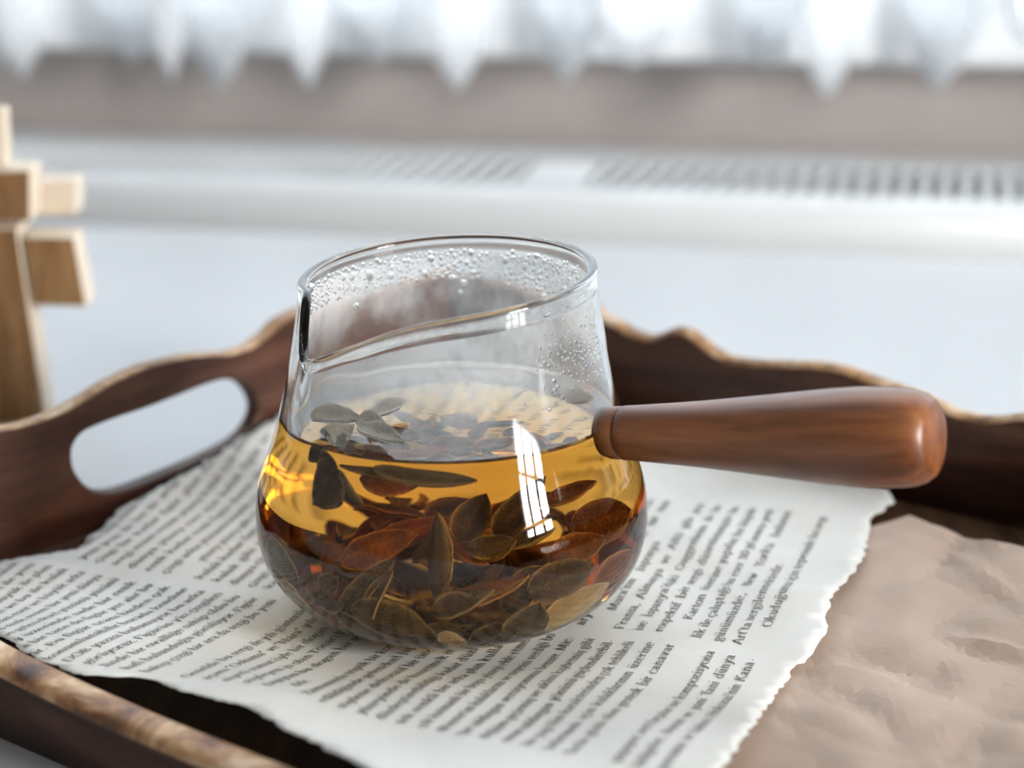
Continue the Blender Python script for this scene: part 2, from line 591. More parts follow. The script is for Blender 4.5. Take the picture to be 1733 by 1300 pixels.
def sweep(name, pos, outw, ns, tops, sect, worn_from, parent):
    """a wall swept along pos(k); sect(top) lists (outward offset, z); the worn bare-wood top is its own part"""
    k = len(sect(.02))
    vs = []
    for i in range(ns):
        u = i / (ns - 1)
        p = pos(u)
        for (o_, z) in sect(tops(u)):
            vs.append(TINV @ (p + outw * o_ + Vector((0, 0, z))))
    f_all = grid_faces(ns, k, wrap_v=True)
    body, rim = [], []
    for f in f_all:
        j = f[0] % k
        (rim if worn_from <= j < worn_from + RIMN else body).append(f)
    body += [tuple(range(k)), tuple(range((ns - 1) * k, ns * k))[::-1]]
    def part(nm, ff, mt, par):
        used = sorted({v for f in ff for v in f})
        ix = {v: i for i, v in enumerate(used)}
        ob = mesh(nm, [vs[v] for v in used], [tuple(ix[v] for v in f) for f in ff], mt, par)
        return ob
    w = part(name, body, M_TRAY, parent)
    r = part('worn_rim', rim, M_WORN, w)
    r['label'] = 'worn bare-wood top edge'
    for ob in (w, r):
        b = bmesh.new()
        b.from_mesh(ob.data)
        bmesh.ops.recalc_face_normals(b, faces=b.faces[:])
        b.to_mesh(ob.data)
        b.free()
    return w


RIMN = 6
NEAR = [(0, .044), (.03, .040), (.045, .029), (.058, .0195), (.070, .0160), (.085, .0143), (.10, .0134), (.12, .0126), (.14, .0122), (.18, .0125), (.22, .017), (.28, .034), (.33, .043), (.36, .046)]


def sect_near(t):
    # floor of the outside is inset, the lip rolls outward
    s = [(.0035, -.010), (.0052, -.004), (.0078, t - .0062)]
    for k in range(7):
        a = math.pi * (k / 6)
        s.append((.0053 + .0047 * math.copysign(abs(math.cos(a))**.7, math.cos(a)), t - .0030 + .0030 * math.sin(a)**.7 if 0 < k < 6 else t - .0030))
    s += [(.0006, t - .006), (0, -.010)]
    return s


sweep('near_wall', lambda u: tw(LONG * u, SHORT, 0), -DL, 90, lambda u: curve_at(NEAR, LONG * u), sect_near, 3, tray)
RBT = [(0, .0405), (.02, .042), (.045, .0405), (.06, .0395)] + [(a, b) for a, b in RBTOP] + [(.25, .0375), (.275, .0355), (.30, .0345), (.33, .040), (.36, .042)]


def sect_far(t):
    s = [(.0060, -.010), (.0060, t * .5), (.0060, t - .002)]
    for k in range(7):
        a = math.pi * (k / 6)
        s.append((.0030 + .0030 * math.cos(a), t - .0018 + .0018 * math.sin(a)))
    s += [(0, t - .003), (0, -.010)]
    return s


sweep('far_wall', lambda u: tw(LONG * u, 0, 0), DL, 180, lambda u: curve_at(RBT, LONG * u), sect_far, 3, tray)

LTOP = [(-.057, .044), (-.048, .0455), (-.03, .0425), (-.018, .0395), (-.0078, .0368), (.0037, .0345), (.0117, .0336), (.019, .0335), (.0264, .0342), (.0352, .0358), (.0464, .0384), (.0601, .0397), (.0741, .0389), (.0813, .0379), (.0934, .0357), (.0985, .0357), (.1076, .0379), (.1143, .0411), (.125, .0425), (.14, .0415), (.16, .0405), (.175, .042), (.197, .0405)]
HOLE = [(.0269, .022), (.0284, .0256), (.0330, .0284), (.0434, .0293), (.0569, .0295), (.0687, .0301), (.0807, .0308), (.0893, .0304), (.0966, .0273), (.1013, .0221), (.103, .0166), (.1005, .0118), (.094, .0080), (.080, .0058), (.0548, .0046), (.0434, .0050), (.0358, .0072), (.0307, .0112), (.0274, .0166)]


def end_wall(parent):
    cu = bpy.data.curves.new('outline', 'CURVE')
    cu.dimensions = '2D'
    cu.fill_mode = 'BOTH'
    cu.extrude = .0018
    cu.bevel_depth = .0012
    cu.bevel_resolution = 2
    top = [(x, curve_at(LTOP, x)) for x in [.1985 - .257 * i / 165 for i in range(166)]]
    def spl(p):
        s = cu.splines.new('POLY')
        s.points.add(len(p) - 1)
        for q, (x, y) in zip(s.points, p):
            q.co = (x, y, 0, 1)
        s.use_cyclic_u = True
    spl([(-.0585, -.010), (.1985, -.010)] + top)
    hp = []
    n = len(HOLE)
    for i in range(n):
        p0, p1, p2, p3 = [Vector(HOLE[(i + j - 1) % n]) for j in range(4)]
        for k in range(5):
            t = k / 5
            hp.append(.5 * ((2 * p1) + (p2 - p0) * t + (2 * p0 - 5 * p1 + 4 * p2 - p3) * t * t + (3 * p1 - p0 - 3 * p2 + p3) * t**3))
    spl([(p.x, p.y) for p in hp])
    ob = bpy.data.objects.new('tmp', cu)
    COL.objects.link(ob)
    dg = bpy.context.evaluated_depsgraph_get()
    me = bpy.data.meshes.new_from_object(ob.evaluated_get(dg))
    bpy.data.objects.remove(ob)
    me.materials.clear()
    me.materials.append(M_TRAY)
    me.materials.append(M_WORN)
    for p in me.polygons:
        p.material_index = 0
        c = p.center
        if p.normal.y > .35 and c.y > curve_at(LTOP, c.x) - .0016:
            p.material_index = 1
        p.use_smooth = abs(p.normal.z) < .98
    return me


me = end_wall(tray)
mw = Matrix(((DL.x, 0, -DR.x, 0), (DL.y, 0, -DR.y, 0), (0, 1, 0, 0), (0, 0, 0, 1)))
P0 = AP - DR * .003
hw = link(bpy.data.objects.new('handle_wall', me), tray)
me.transform(TINV @ Matrix.Translation(P0) @ mw)
me2 = me.copy()
hw2 = link(bpy.data.objects.new('handle_wall', me2), tray)
me2.transform(Matrix.Translation(DR * (LONG + .006)))

# ------------------------------------------------------------------ wooden block figure
fig = empty('wooden_block_figure', (-.150, .195, -.010))
tag(fig, 'pale plywood block figure standing behind the tray at the left', 'ornament')
FI = Matrix.Translation((.150, -.195, .010))


def prism(name, pts, y0, y1, m_front, m_side, parent, bev=.0006):
    """a sawn block: outline (x, z) extruded from y0 to y1, lit edges and a backlit face put into its colours"""
    bm = bmesh.new()
    a = [bm.verts.new(FI @ Vector((x, y0, z))) for x, z in pts]
    b = [bm.verts.new(FI @ Vector((x, y1, z))) for x, z in pts]
    n = len(pts)
    f0 = bm.faces.new(a)
    f1 = bm.faces.new(b[::-1])
    sides = [bm.faces.new((a[i], b[i], b[(i + 1) % n], a[(i + 1) % n])) for i in range(n)]
    for f in sides:
        f.material_index = 1
    bmesh.ops.recalc_face_normals(bm, faces=bm.faces[:])
    bmesh.ops.bevel(bm, geom=bm.edges[:], offset=bev, segments=1, affect='EDGES', material=1)
    return bm_mesh(name, bm, [m_front, m_side], parent)


prism('post', [(-.196, -.010), (-.1462, -.010), (-.1508, .0604), (-.182, .0604)], .190, .205, M_BLOCK, M_BLOCKS, fig)
prism('side_block', [(-.1479, .0329), (-.1292, .0322), (-.1318, .0568), (-.1494, .0573)], .190, .204, M_BLOCK, M_BLOCKS, fig)
prism('top_block', [(-.170, .0620), (-.1458, .0624), (-.1444, .0803), (-.170, .0800)], .189, .206, M_BLOCK, M_BLOCKS, fig)
prism('rear_block', [(-.160, .0607), (-.1345, .0607), (-.1336, .0727), (-.160, .0727)], .207, .222, M_BLOCKS, M_BLOCKS, fig)
prism('peg', [(-.162, .0803), (-.1538, .0803), (-.1528, .100), (-.162, .100)], .194, .202, M_BLOCKS, M_BLOCKS, fig)

# ------------------------------------------------------------------ papers
def page_h(x, y):
    U = .3171 * x + .9484 * y
    dw = .777 * (x + .1276) - .629 * (y - .0424)      # distance from the handle wall
    s = .629 * (x + .1276) + .777 * (y - .0424)
    q = -(U + .03) / .008
    z = .0016 * (q if q > 30 else math.log1p(math.exp(q)))
    f = min(.014, max(0., .002 + .16 * (s - .04)))
    k = max(0., min(1., 1 - (dw - .002) / .04))
    z += f * k * k
    r = math.hypot(x, y)
    g = max(0., min(1., (r - .034) / .03))
    g = g * g * (3 - 2 * g)
    z += g * (.0009 + .0006 * math.sin(62 * x + 31 * y + 1.3) + .0005 * math.sin(-45 * x + 88 * y) + .00025 * math.sin(170 * x + 60 * y))
    c = max(0., min(1., (.9484 * x - .3171 * y - .03) / .02))
    z += c * (.0011 * math.exp(-((U - .030 - .10 * (x - .08)) / .005)**2) + .0007 * math.exp(-((U - .058) / .004)**2))
    return z



def torn(poly, step, amp, seed):
    out = []
    n = len(poly)
    for i in range(n):
        a, b = Vector((*poly[i], 0)), Vector((*poly[(i + 1) % n], 0))
        m = max(1, int((b - a).length / step))
        nr = Vector((-(b - a).y, (b - a).x, 0)).normalized()
        for k in range(m):
            p = a.lerp(b, k / m)
            d = noise.noise(Vector((p.x * 260, p.y * 260, seed))) * amp + noise.noise(Vector((p.x * 800, p.y * 800, seed + 5))) * amp * .6
            if k == 0:
                d *= .4
            out.append((p.x + nr.x * d, p.y + nr.y * d))
    return out


def sheet(name, outline, step, hfun, mat, thick):
    xs = [p[0] for p in outline]
    ys = [p[1] for p in outline]
    pts = [Vector(p) for p in outline]
    nb = len(pts)
    x = min(xs)
    while x < max(xs):
        y = min(ys)
        while y < max(ys):
            p = (x + R.uniform(-.2, .2) * step, y + R.uniform(-.2, .2) * step)
            if inside(p, outline) and min((p[0] - q[0])**2 + (p[1] - q[1])**2 for q in outline) > (step * .5)**2:
                pts.append(Vector(p))
            y += step
        x += step
    v, e, f, *_ = delaunay_2d_cdt(pts, [(i, (i + 1) % nb) for i in range(nb)], [list(range(nb))], 1, 1e-7)
    o = mesh(name, [(p.x, p.y, hfun(p.x, p.y)) for p in v], [tuple(q) for q in f], mat)
    b = bmesh.new()
    b.from_mesh(o.data)
    bmesh.ops.recalc_face_normals(b, faces=b.faces[:])
    if sum(q.normal.z for q in b.faces) < 0:
        bmesh.ops.reverse_faces(b, faces=b.faces[:])
    b.to_mesh(o.data)
    b.free()
    md = o.modifiers.new('thickness', 'SOLIDIFY')
    md.thickness = thick
    md.offset = -1
    return o


page_out = torn(PAGE, .0015, .0015, 3)
page = sheet('torn_book_page', page_out, .0032, page_h, M_PAGE, .00012)
tag(page, 'torn off-white book page printed in two columns beneath the glass pot', 'paper')

ridges = []
RK = random.Random(11)
for i in range(34):
    a = RK.uniform(0, math.pi)
    ridges.append((RK.uniform(.04, .24), RK.uniform(-.2, .08), math.cos(a), math.sin(a), RK.uniform(.012, .05), RK.choice((-1, 1, 1)) * RK.uniform(.0008, .0026), RK.uniform(.003, .010)))


def kraft_h(x, y):
    z = -.0022
    under = max(0, min(1, (x * .948 - y * .317 - .087) / .028))   # flattened below the book page
    for (cx, cy, ux, uy, ln, hh, wd) in ridges:
        du = (x - cx) * ux + (y - cy) * uy
        dv = -(x - cx) * uy + (y - cy) * ux
        if abs(du) < ln and abs(dv) < wd:
            z += hh * (1 - abs(dv) / wd) * (1 - (du / ln)**2) * (.15 + .85 * under)
    z += under * (.0052 * abs(noise.noise(Vector((x * 30, y * 30, 2)))) + .0016 * abs(noise.noise(Vector((x * 62, y * 62, 9)))))
    if under == 0:
        z = min(z, -.0012)
    w = -(.629 * (x - Q.x) + .777 * (y - Q.y))                   # distance from the far wall
    z = max(z, -.0028)
    t = max(0, min(1, 1 - w / .05))
    z += .006 * t * t
    return z


KR = [(-.01, .055), (.04, .062), (.085, .060), (.1108, .0560)] + [(a, b) for a, b, c in KTOP[1:]] + [(.166, .020), (.186, .000), (.215, -.022), (.205, -.06), (.19, -.12), (.13, -.155), (.06, -.15), (.025, -.115), (.012, -.07), (-.005, -.02)]
kraft = sheet('crumpled_kraft_paper', torn(KR, .003, .0012, 8), .0024, kraft_h, M_KRAFT, .00012)
kraft.data.polygons.foreach_set('use_smooth', [False] * len(kraft.data.polygons))
tag(kraft, 'crumpled pale brown kraft paper lying under the right edge of the page', 'paper')

# ------------------------------------------------------------------ printed text (a small stroke-drawn serif face)
def arc(cx, cy, rx, ry, a0, a1, n=9):
    return [(cx + rx * math.cos(math.radians(a0 + (a1 - a0) * i / n)), cy + ry * math.sin(math.radians(a0 + (a1 - a0) * i / n))) for i in range(n + 1)]


def st(x, y0, y1, s0=1, s1=1):
    s = [[(x, y0), (x, y1)]]
    if s0:
        s.append([(x - .2, y0 + .035), (x + .2, y0 + .035)])
    if s1 == 1:
        s.append([(x - .22, y1 - .06), (x + .02, y1 - .03)])
    elif s1 == 2:
        s.append([(x - .2, y1 - .035), (x + .2, y1 - .035)])
    return s


def hump(x0, x1, y=0):
    return [[(x0, .62), (x0 + .10, .85), ((x0 + x1) / 2 + .06, .965), (x1 - .06, .86), (x1, .62), (x1, 0)], [(x1 - .17, .035), (x1 + .2, .035)]]


dot = lambda x, y: [[(x - .1, y), (x + .1, y)], [(x, y - .09), (x, y + .09)]]
um = lambda x: dot(x - .22, 1.38) + dot(x + .22, 1.38)
ced = lambda x: [[(x, 0), (x + .06, -.14), (x + .14, -.2), (x + .06, -.36), (x - .14, -.36)]]
brv = lambda x: [arc(x, 1.5, .25, .24, 200, 340, 5)]
G = {}
G['ı'] = (.56, st(.28, 0, 1))
G['i'] = (.56, st(.28, 0, 1) + dot(.26, 1.4))
G['l'] = (.56, st(.28, 0, 1.55))
G['r'] = (.78, st(.28, 0, 1) + [[(.28, .6), (.42, .86), (.58, .95), (.72, .86)]])
G['n'] = (1.12, st(.28, 0, 1) + hump(.28, .84))
G['m'] = (1.68, st(.28, 0, 1) + hump(.28, .84) + hump(.84, 1.40))
G['h'] = (1.12, st(.28, 0, 1.55) + hump(.28, .84))
G['u'] = (1.14, [[(.28, 1), (.28, .35), (.36, .12), (.52, .04), (.72, .14), (.84, .36)], [(.06, .965), (.28, .965)], [(.62, .965), (.84, .965)]] + st(.84, 0, 1, 0, 0) + [[(.84, .035), (1.06, .035)]])
G['o'] = (1.04, [arc(.52, .5, .42, .48, 0, 360, 14)])
G['e'] = (.96, [[(.12, .55), (.80, .55)] + arc(.5, .5, .38, .47, 8, 312, 11)])
G['c'] = (.92, [arc(.52, .5, .42, .48, 48, 312, 11), [(.74, .80), (.78, .72)]])
G['a'] = (1.0, [[(.18, .76), (.26, .93), (.44, .97), (.62, .88), (.68, .68), (.68, .12), (.78, .03), (.94, .08)], [(.68, .58), (.36, .50), (.15, .34), (.15, .16), (.30, .03), (.50, .08), (.68, .28)]])
G['d'] = (1.14, [arc(.50, .49, .39, .46, 40, 320, 10)] + st(.84, 0, 1.55, 0, 1) + [[(.84, .035), (1.06, .035)]])
G['b'] = (1.1, st(.26, 0, 1.55, 0, 1) + [arc(.58, .49, .38, .46, -140, 140, 10)])
G['p'] = (1.12, st(.28, -.45, 1) + [arc(.60, .49, .38, .46, -140, 140, 10)])
G['g'] = (1.0, [arc(.46, .66, .33, .30, 0, 360, 12), [(.72, .88), (.96, .95)], [(.28, .40), (.20, .22), (.40, .12), (.76, .06), (.86, -.12), (.72, -.36), (.40, -.44), (.14, -.32), (.14, -.12), (.32, .06)]])
G['k'] = (1.14, st(.28, 0, 1.55) + [[(.34, .42), (.86, .93)], [(.50, .56), (.96, .05)], [(.66, .965), (1.04, .965)], [(.76, .035), (1.1, .035)]])
G['s'] = (.80, [[(.64, .72), (.60, .92), (.38, .97), (.18, .86), (.20, .66), (.42, .52), (.64, .36), (.64, .14), (.42, .02), (.18, .08), (.12, .30)]])
G['t'] = (.70, [[(.32, 1.28), (.32, .2), (.42, .05), (.64, .1)], [(.06, .94), (.62, .94)]])
G['f'] = (.68, [[(.28, 0), (.28, 1.2), (.38, 1.48), (.58, 1.54), (.70, 1.42)], [(.06, .94), (.60, .94)], [(.08, .035), (.50, .035)]])
G['v'] = (1.06, [[(.16, .96), (.52, .02), (.88, .96)], [(0, .965), (.34, .965)], [(.72, .965), (1.04, .965)]])
G['y'] = (1.06, [[(.16, .96), (.54, .06)], [(.88, .96), (.50, -.10), (.36, -.38), (.16, -.42), (.08, -.30)], [(0, .965), (.34, .965)], [(.72, .965), (1.04, .965)]])
G['w'] = (1.5, [[(.16, .96), (.46, .03), (.76, .9), (1.06, .03), (1.36, .96)], [(0, .965), (.34, .965)], [(1.18, .965), (1.5, .965)]])
G['z'] = (.92, [[(.14, .76), (.14, .95), (.76, .95), (.12, .05), (.78, .05), (.80, .26)]])
G['j'] = (.54, [[(.30, 1), (.30, -.2), (.18, -.42), (0, -.4)], [(.08, .95), (.30, .96)]] + dot(.28, 1.4))
for b_, t_, f_ in (('ü', 'u', um), ('ö', 'o', um), ('ç', 'c', ced), ('ş', 's', ced), ('ğ', 'g', brv)):
    G[b_] = (G[t_][0], G[t_][1] + f_(G[t_][0] / 2 - .04))
CP = 1.42
G['A'] = (1.44, [[(.16, .03), (.70, CP), (1.26, .03)], [(.38, .5), (1.0, .5)], [(0, .035), (.36, .035)], [(1.04, .035), (1.44, .035)]])
G['B'] = (1.28, st(.30, 0, CP, 1, 2) + [[(.30, CP - .04), (.80, CP - .08), (.98, 1.10), (.80, .78), (.30, .74)], [(.5, .74), (.94, .66), (1.12, .38), (.90, .08), (.30, .04)]])
G['C'] = (1.32, [arc(.72, .71, .58, .70, 42, 318, 12), [(1.14, 1.30), (1.16, .98)]])
G['D'] = (1.44, st(.30, 0, CP, 1, 2) + [[(.30, CP - .04), (.80, CP - .06), (1.20, 1.1), (1.26, .7), (1.16, .3), (.80, .05), (.30, .04)]])
G['F'] = (1.16, st(.30, 0, CP, 1, 2) + [[(.30, CP - .04), (1.04, CP - .04), (1.06, 1.08)], [(.3, .72), (.82, .72)]])
G['G'] = (1.46, [arc(.72, .71, .58, .70, 42, 330, 12), [(1.14, 1.30), (1.16, .98)], [(1.22, .62), (1.22, .12)], [(.96, .62), (1.42, .62)]])
G['H'] = (1.56, st(.30, 0, CP, 1, 2) + st(1.26, 0, CP, 1, 2) + [[(.3, .72), (1.26, .72)]])
G['I'] = (.62, st(.31, 0, CP, 1, 2))
G['İ'] = (.62, st(.31, 0, CP, 1, 2) + dot(.31, 1.72))
G['J'] = (.74, [[(.42, CP), (.42, .1), (.28, -.18), (.04, -.16)], [(.2, CP - .035), (.64, CP - .035)]])
G['K'] = (1.46, st(.30, 0, CP, 1, 2) + [[(.36, .58), (1.10, 1.34)], [(.58, .80), (1.24, .06)], [(.9, CP - .035), (1.34, CP - .035)], [(1.0, .035), (1.46, .035)]])
G['M'] = (1.80, [[(.26, .03), (.30, CP), (.88, .1), (1.46, CP), (1.52, .03)], [(.06, .035), (.46, .035)], [(1.30, .035), (1.74, .035)]])
G['N'] = (1.54, [[(.28, .03), (.28, CP), (1.24, .04), (1.24, CP)], [(.08, .035), (.5, .035)], [(1.02, CP - .035), (1.46, CP - .035)]])
G['O'] = (1.48, [arc(.74, .71, .60, .70, 0, 360, 16)])
G['S'] = (1.10, [[(.88, 1.04), (.84, 1.32), (.54, 1.42), (.24, 1.26), (.26, .98), (.56, .78), (.88, .54), (.90, .20), (.60, 0), (.26, .10), (.18, .42)]])
G['T'] = (1.28, st(.64, 0, CP, 1, 0) + [[(.08, 1.1), (.10, CP - .04), (1.18, CP - .04), (1.20, 1.1)]])
G['Y'] = (1.36, [[(.18, CP - .05), (.68, .70), (1.16, CP - .05)], [(.68, .72), (.68, .02)], [(0, CP - .035), (.38, CP - .035)], [(.98, CP - .035), (1.34, CP - .035)], [(.46, .035), (.9, .035)]])
G['Z'] = (1.22, [[(.18, 1.1), (.18, CP - .05), (1.06, CP - .05), (.14, .05), (1.08, .05), (1.10, .34)]])
G['Ö'] = (1.48, G['O'][1] + dot(.5, 1.72) + dot(.98, 1.72))
G['3'] = (1.0, [[(.16, 1.16), (.36, 1.36), (.66, 1.34), (.76, 1.08), (.46, .76), (.80, .54), (.80, .18), (.50, .02), (.14, .16)]])
G['0'] = (1.0, [arc(.5, .69, .36, .67, 0, 360, 14)])
G['.'] = (.46, dot(.22, .08))
G[','] = (.46, dot(.22, .08) + [[(.28, .04), (.18, -.24)]])
G[';'] = (.46, dot(.22, .08) + [[(.28, .04), (.18, -.24)]] + dot(.22, .78))
G["'"] = (.36, [[(.2, 1.5), (.15, 1.14)]])
G['"'] = (.6, [[(.2, 1.5), (.15, 1.14)], [(.44, 1.5), (.39, 1.14)]])
G['-'] = (.66, [[(.08, .44), (.56, .44)]])
XH = .00172
WSP = .46


def strip(pts, wgt, out):
    n = len(pts)
    for i in range(1, n - 1):                    # sharp corners start a new stroke
        a, b, c = pts[i - 1], pts[i], pts[i + 1]
        t = abs((math.atan2(c[1] - b[1], c[0] - b[0]) - math.atan2(b[1] - a[1], b[0] - a[0]) + math.pi) % (2 * math.pi) - math.pi)
        if t > 1.0:
            strip(pts[:i + 1], wgt, out)
            strip(pts[i:], wgt, out)
            return
    closed = n > 3 and math.hypot(pts[0][0] - pts[-1][0], pts[0][1] - pts[-1][1]) < 1e-6
    base = len(out[0])
    for i in range(n):
        a = pts[i - 1] if i else (pts[-2] if closed else pts[0])
        b = pts[i + 1] if i < n - 1 else (pts[1] if closed else pts[-1])
        dx, dy = b[0] - a[0], b[1] - a[1]
        L = math.hypot(dx, dy) or 1
        w = (.042 + .058 * (abs(dy) / L)**1.3) * wgt
        if n == 2 and L < .5 and abs(dy) < .05:
            w = .038 * wgt
        nx, ny = -dy / L * w, dx / L * w
        out[0].append((pts[i][0] + nx, pts[i][1] + ny))
        out[0].append((pts[i][0] - nx, pts[i][1] - ny))
    for i in range(n - 1):
        k = base + 2 * i
        out[1].append((k, k + 1, k + 3, k + 2))


UD = Vector((.3171, .9484))
VD = Vector((.9484, -.3171))


def set_line(text, u0, u1, v, out, fill=True, wgt=1.0):
    adv = [(ch, G[ch][0] if ch in G else WSP) for ch in text]
    nat = sum(a for _, a in adv) * XH
    sc = (u1 - u0) / nat if fill else 1.0
    sp = 1.0
    if fill:
        ns = text.count(' ')
        sc = min(1.6, max(.9, sc))
        extra = (u1 - u0) - nat * sc
        sp = max(0, extra / (ns * WSP * XH * sc)) + 1 if ns else 1
    u = u0
    for ch, a in adv:
        if ch == ' ':
            u += a * XH * sc * min(sp, 4.5)
            continue
        loc = ([], [])
        for s in G.get(ch, G['o'])[1]:
            strip(s, wgt, loc)
        pu = u + a * .5 * XH * sc
        c = UD * pu + VD * v
        if inside((c.x, c.y), page_out) and inside(tuple(c + VD * .0032), page_out) and inside(tuple(c - UD * .002), page_out):
            b = len(out[0])
            for (gx, gy) in loc[0]:
                p = UD * (u + gx * XH * sc) + VD * (v - gy * XH)
                out[0].append((p.x, p.y, page_h(p.x, p.y) + .00022))
            out[1].extend(tuple(q + b for q in f) for f in loc[1])
        u += a * XH * sc


C1 = {-4: "yorumu ve bakıcı Hokosai'nin Kana-", -3: "bölgeler, duvarı ve yani 'fani dünya", -2: "yapıyor, sert fırçalar ise kompozisyona", -1: "",
      0: "fazla gözü olan grotesk bir canavar", 1: "belirtmek için kulaklarının üzerine", 2: "bir çizgi film karakterinden çok tehlikeli",
      3: "onun saldırgan yönünü güçlendirebil-", 4: "değişim geçirmiş ve aklını kaybetmiş gibi", 5: "bir saldırgan versiyonuna benzer. Mic-",
      6: "Monster'un kulaklarını ve neşesini verdiği bo", 7: "çok katmanlı bir boya yüzeyi elde etmenin", 8: "tek renkli bir arka plan kullanımı",
      9: "düzleştirebildiği kadar düzlem bir", 10: "yüzeyinde de hissetmek mümkün", 11: "söylene dekoratif bir özellik olan",
      12: "edildiğinde geleneksel Japon resmi", 13: "Zamanında triptik bir kompozisyon", 14: "didir.", 15: "taşıyan bu slogan bir sergi adı",
      16: "söyleyen ju olan Tonari bir isim", 17: "niyeti somut öyle bir slogan ve bir", 18: "açımı \"Oshima\" ve \"Nara\" yılında", 19: "Genelde bu sergi ile yılı gösterilen",
      20: "", 21: "bakışı çizgi bir ara da sergi bu yeni", 22: "hafi bulunduğu görülüyor. Figür", 23: "linde bir ovalliğe sahip oldu bu",
      24: "görüyoruz. Figürün yüz çizgileri", 25: "DOB yazısı bulunuyor bu arka", 26: "konumlanabilir burada kendine", 27: "bir. Bu figür oranı birden çok",
      28: "öyle bir tane de figür yer alır bu", 29: "yüzey üzerinde sade bir renk"}
words = "bir sergi figür yüzey çizgi renk olan gibi ve arka plan ile için kadar büyük yeni sanat dünya resim duvar bu eser yüzünü kulak geleneksel".split()
RW = random.Random(5)


def filler(n):
    s = RW.choice(words)
    while len(s) < n:
        s += ' ' + RW.choice(words)
    return s


U0T = [(-.14, -.02), (-.105, -.045), (-.093, -.0585), (-.084, -.064), (-.0667, -.0770), (-.05, -.078), (-.02, -.077), (-.007, -.079), (0, -.083), (.03, -.089), (.07, -.097), (.12, -.106)]
col1, col2 = ([], []), ([], [])
for k in range(-4, 42):
    v = .0608 - .0051 * k
    tx = C1.get(k, filler(34))
    if not tx:
        continue
    u0, u1 = curve_at(U0T, v), -.0086 - .0012 * max(0, v / .06 - 1)
    u0 = min(u0, u1 - .070)
    short = k == 14
    set_line(tx, u0 + (.004 if short else 0), u1, v, col1, not short, 1.12 if 2 < k < 16 else 1.0)
C2 = {0: "Okuduğunuz için tepesinde bu sergi", 1: "Art'ta sergilenmektedir.", 2: "günümüzde, New York'ta bulunan", 3: "lik ile çalıştığı bu eser 30 yıl sonra yeni",
      4: "Karton üzerine yapılan bu büyük", 5: "rospektif bir sergi düzenlenmiştir bu", 6: "ise İspanya'daki Guggenheim ile bir", 7: "Fransa, Almanya ve ABD gibi yeni",
      8: "Mura'nın Japonya", 9: "ary Art'ın arka plan ile bir eser"}
for j in range(0, 46):
    v = .0811 - .0051 * j
    tx = C2.get(j, filler(36))
    u0 = -.0012 - (.0012 if v > .06 else 0)
    if j in (0, 4, 8) or (j > 10 and j % 7 == 3):
        u0 += .0115
    u1 = .090 if j not in (1,) else .052
    set_line(tx, u0, u1, v, col2, True, 1.3 if j == 9 else 1.0)
for nm, c in (('printed_column', col1), ('printed_column', col2)):
    o = mesh(nm, c[0], c[1], M_INK, page, smooth=False)

# ------------------------------------------------------------------ glass pot
PZ = .0014
pot = empty('glass_tea_pot', (0, 0, PZ))
tag(pot, 'clear glass side-handled pot with pinched spout and wooden handle', 'teapot')
PROF = [(0, .0285), (.0012, .0315), (.003, .0352), (.0055, .0395), (.009, .0436), (.014, .0472), (.019, .0490), (.0245, .0498), (.030, .0496), (.036, .0484), (.042, .0464), (.048, .0443), (.054, .0427), (.060, .0412), (.066, .0399), (.072, .0388), (.078, .0378), (.083, .0371), (.087, .0367)]
GT = .0017
ZL = .0522
NT_ = 144
ZK = .056
RIMT = [(0, .0035), (25, .0038), (55, .0036), (90, .0030), (125, .0018), (155, .0006), (180, -.0004), (194, -.0008), (200, -.0024), (204, -.0070), (208, -.0132), (211.5, -.0152), (216, -.0146), (224, -.0120), (236, -.0086), (250, -.0046), (268, -.0012), (290, .0006), (320, .0022), (360, .0035)]


def rim_dz(deg):
    return curve_at(RIMT, deg % 360)


def spout(deg, z):
    d = (deg - 211.5 + 180) % 360 - 180
    k = max(0, (z - .040) / .047)
    return .0036 * math.exp(-(d / 8.5)**2) * k**1.5 - .0012 * math.exp(-((abs(d) - 19) / 9)**2) * k**1.5


def wall_pt(i, z, inset=0.0, base=PROF):
    deg = 360 * i / NT_
    zz = z if z < ZK else ZK + (z - ZK) * (1 + rim_dz(deg) / (.087 - ZK))
    r = curve_at(base, z) - inset + spout(deg, z)
    a = math.radians(deg)
    return Vector((r * math.cos(a), r * math.sin(a), zz))


zo = [.0, .0004, .0012, .0021, .003, .0042, .0055, .0072, .009, .0115, .014, .0165, .019, .0218, .0245, .0272, .030, .033, .036, .039, .042, .045, .048, .051, .054, .057, .060, .063, .066, .069, .072, .075, .078, .081, .0840]
rows_ = [[Vector((0, 0, .0006))] * NT_, [Vector((.014 * math.cos(2 * math.pi * i / NT_), .014 * math.sin(2 * math.pi * i / NT_), .0006)) for i in range(NT_)], [Vector((.026 * math.cos(2 * math.pi * i / NT_), .026 * math.sin(2 * math.pi * i / NT_), .0004)) for i in range(NT_)]]
for z in zo:
    rows_.append([wall_pt(i, z) for i in range(NT_)])
for k in range(0, 9):                           # rounded, slightly beaded lip
    a = math.pi * k / 8
    row = []
    for i in range(NT_):
        p = wall_pt(i, .0852)
        deg = math.radians(360 * i / NT_)
        n_ = Vector((math.cos(deg), math.sin(deg), 0))
        row.append(p + n_ * (-.0009 + .00125 * math.cos(a)) + Vector((0, 0, .0013 * math.sin(a) + .0004)))
    rows_.append(row)
zi = [z for z in reversed(zo) if z > ZL + .0008] + [ZL + .0012]
for z in zi:
    rows_.append([wall_pt(i, z, GT) for i in range(NT_)])


def ring_faces(nr):
    f = []
    for a in range(nr - 1):
        for i in range(NT_):
            j = (i + 1) % NT_
            f.append((a * NT_ + i, a * NT_ + j, (a + 1) * NT_ + j, (a + 1) * NT_ + i))
    return f


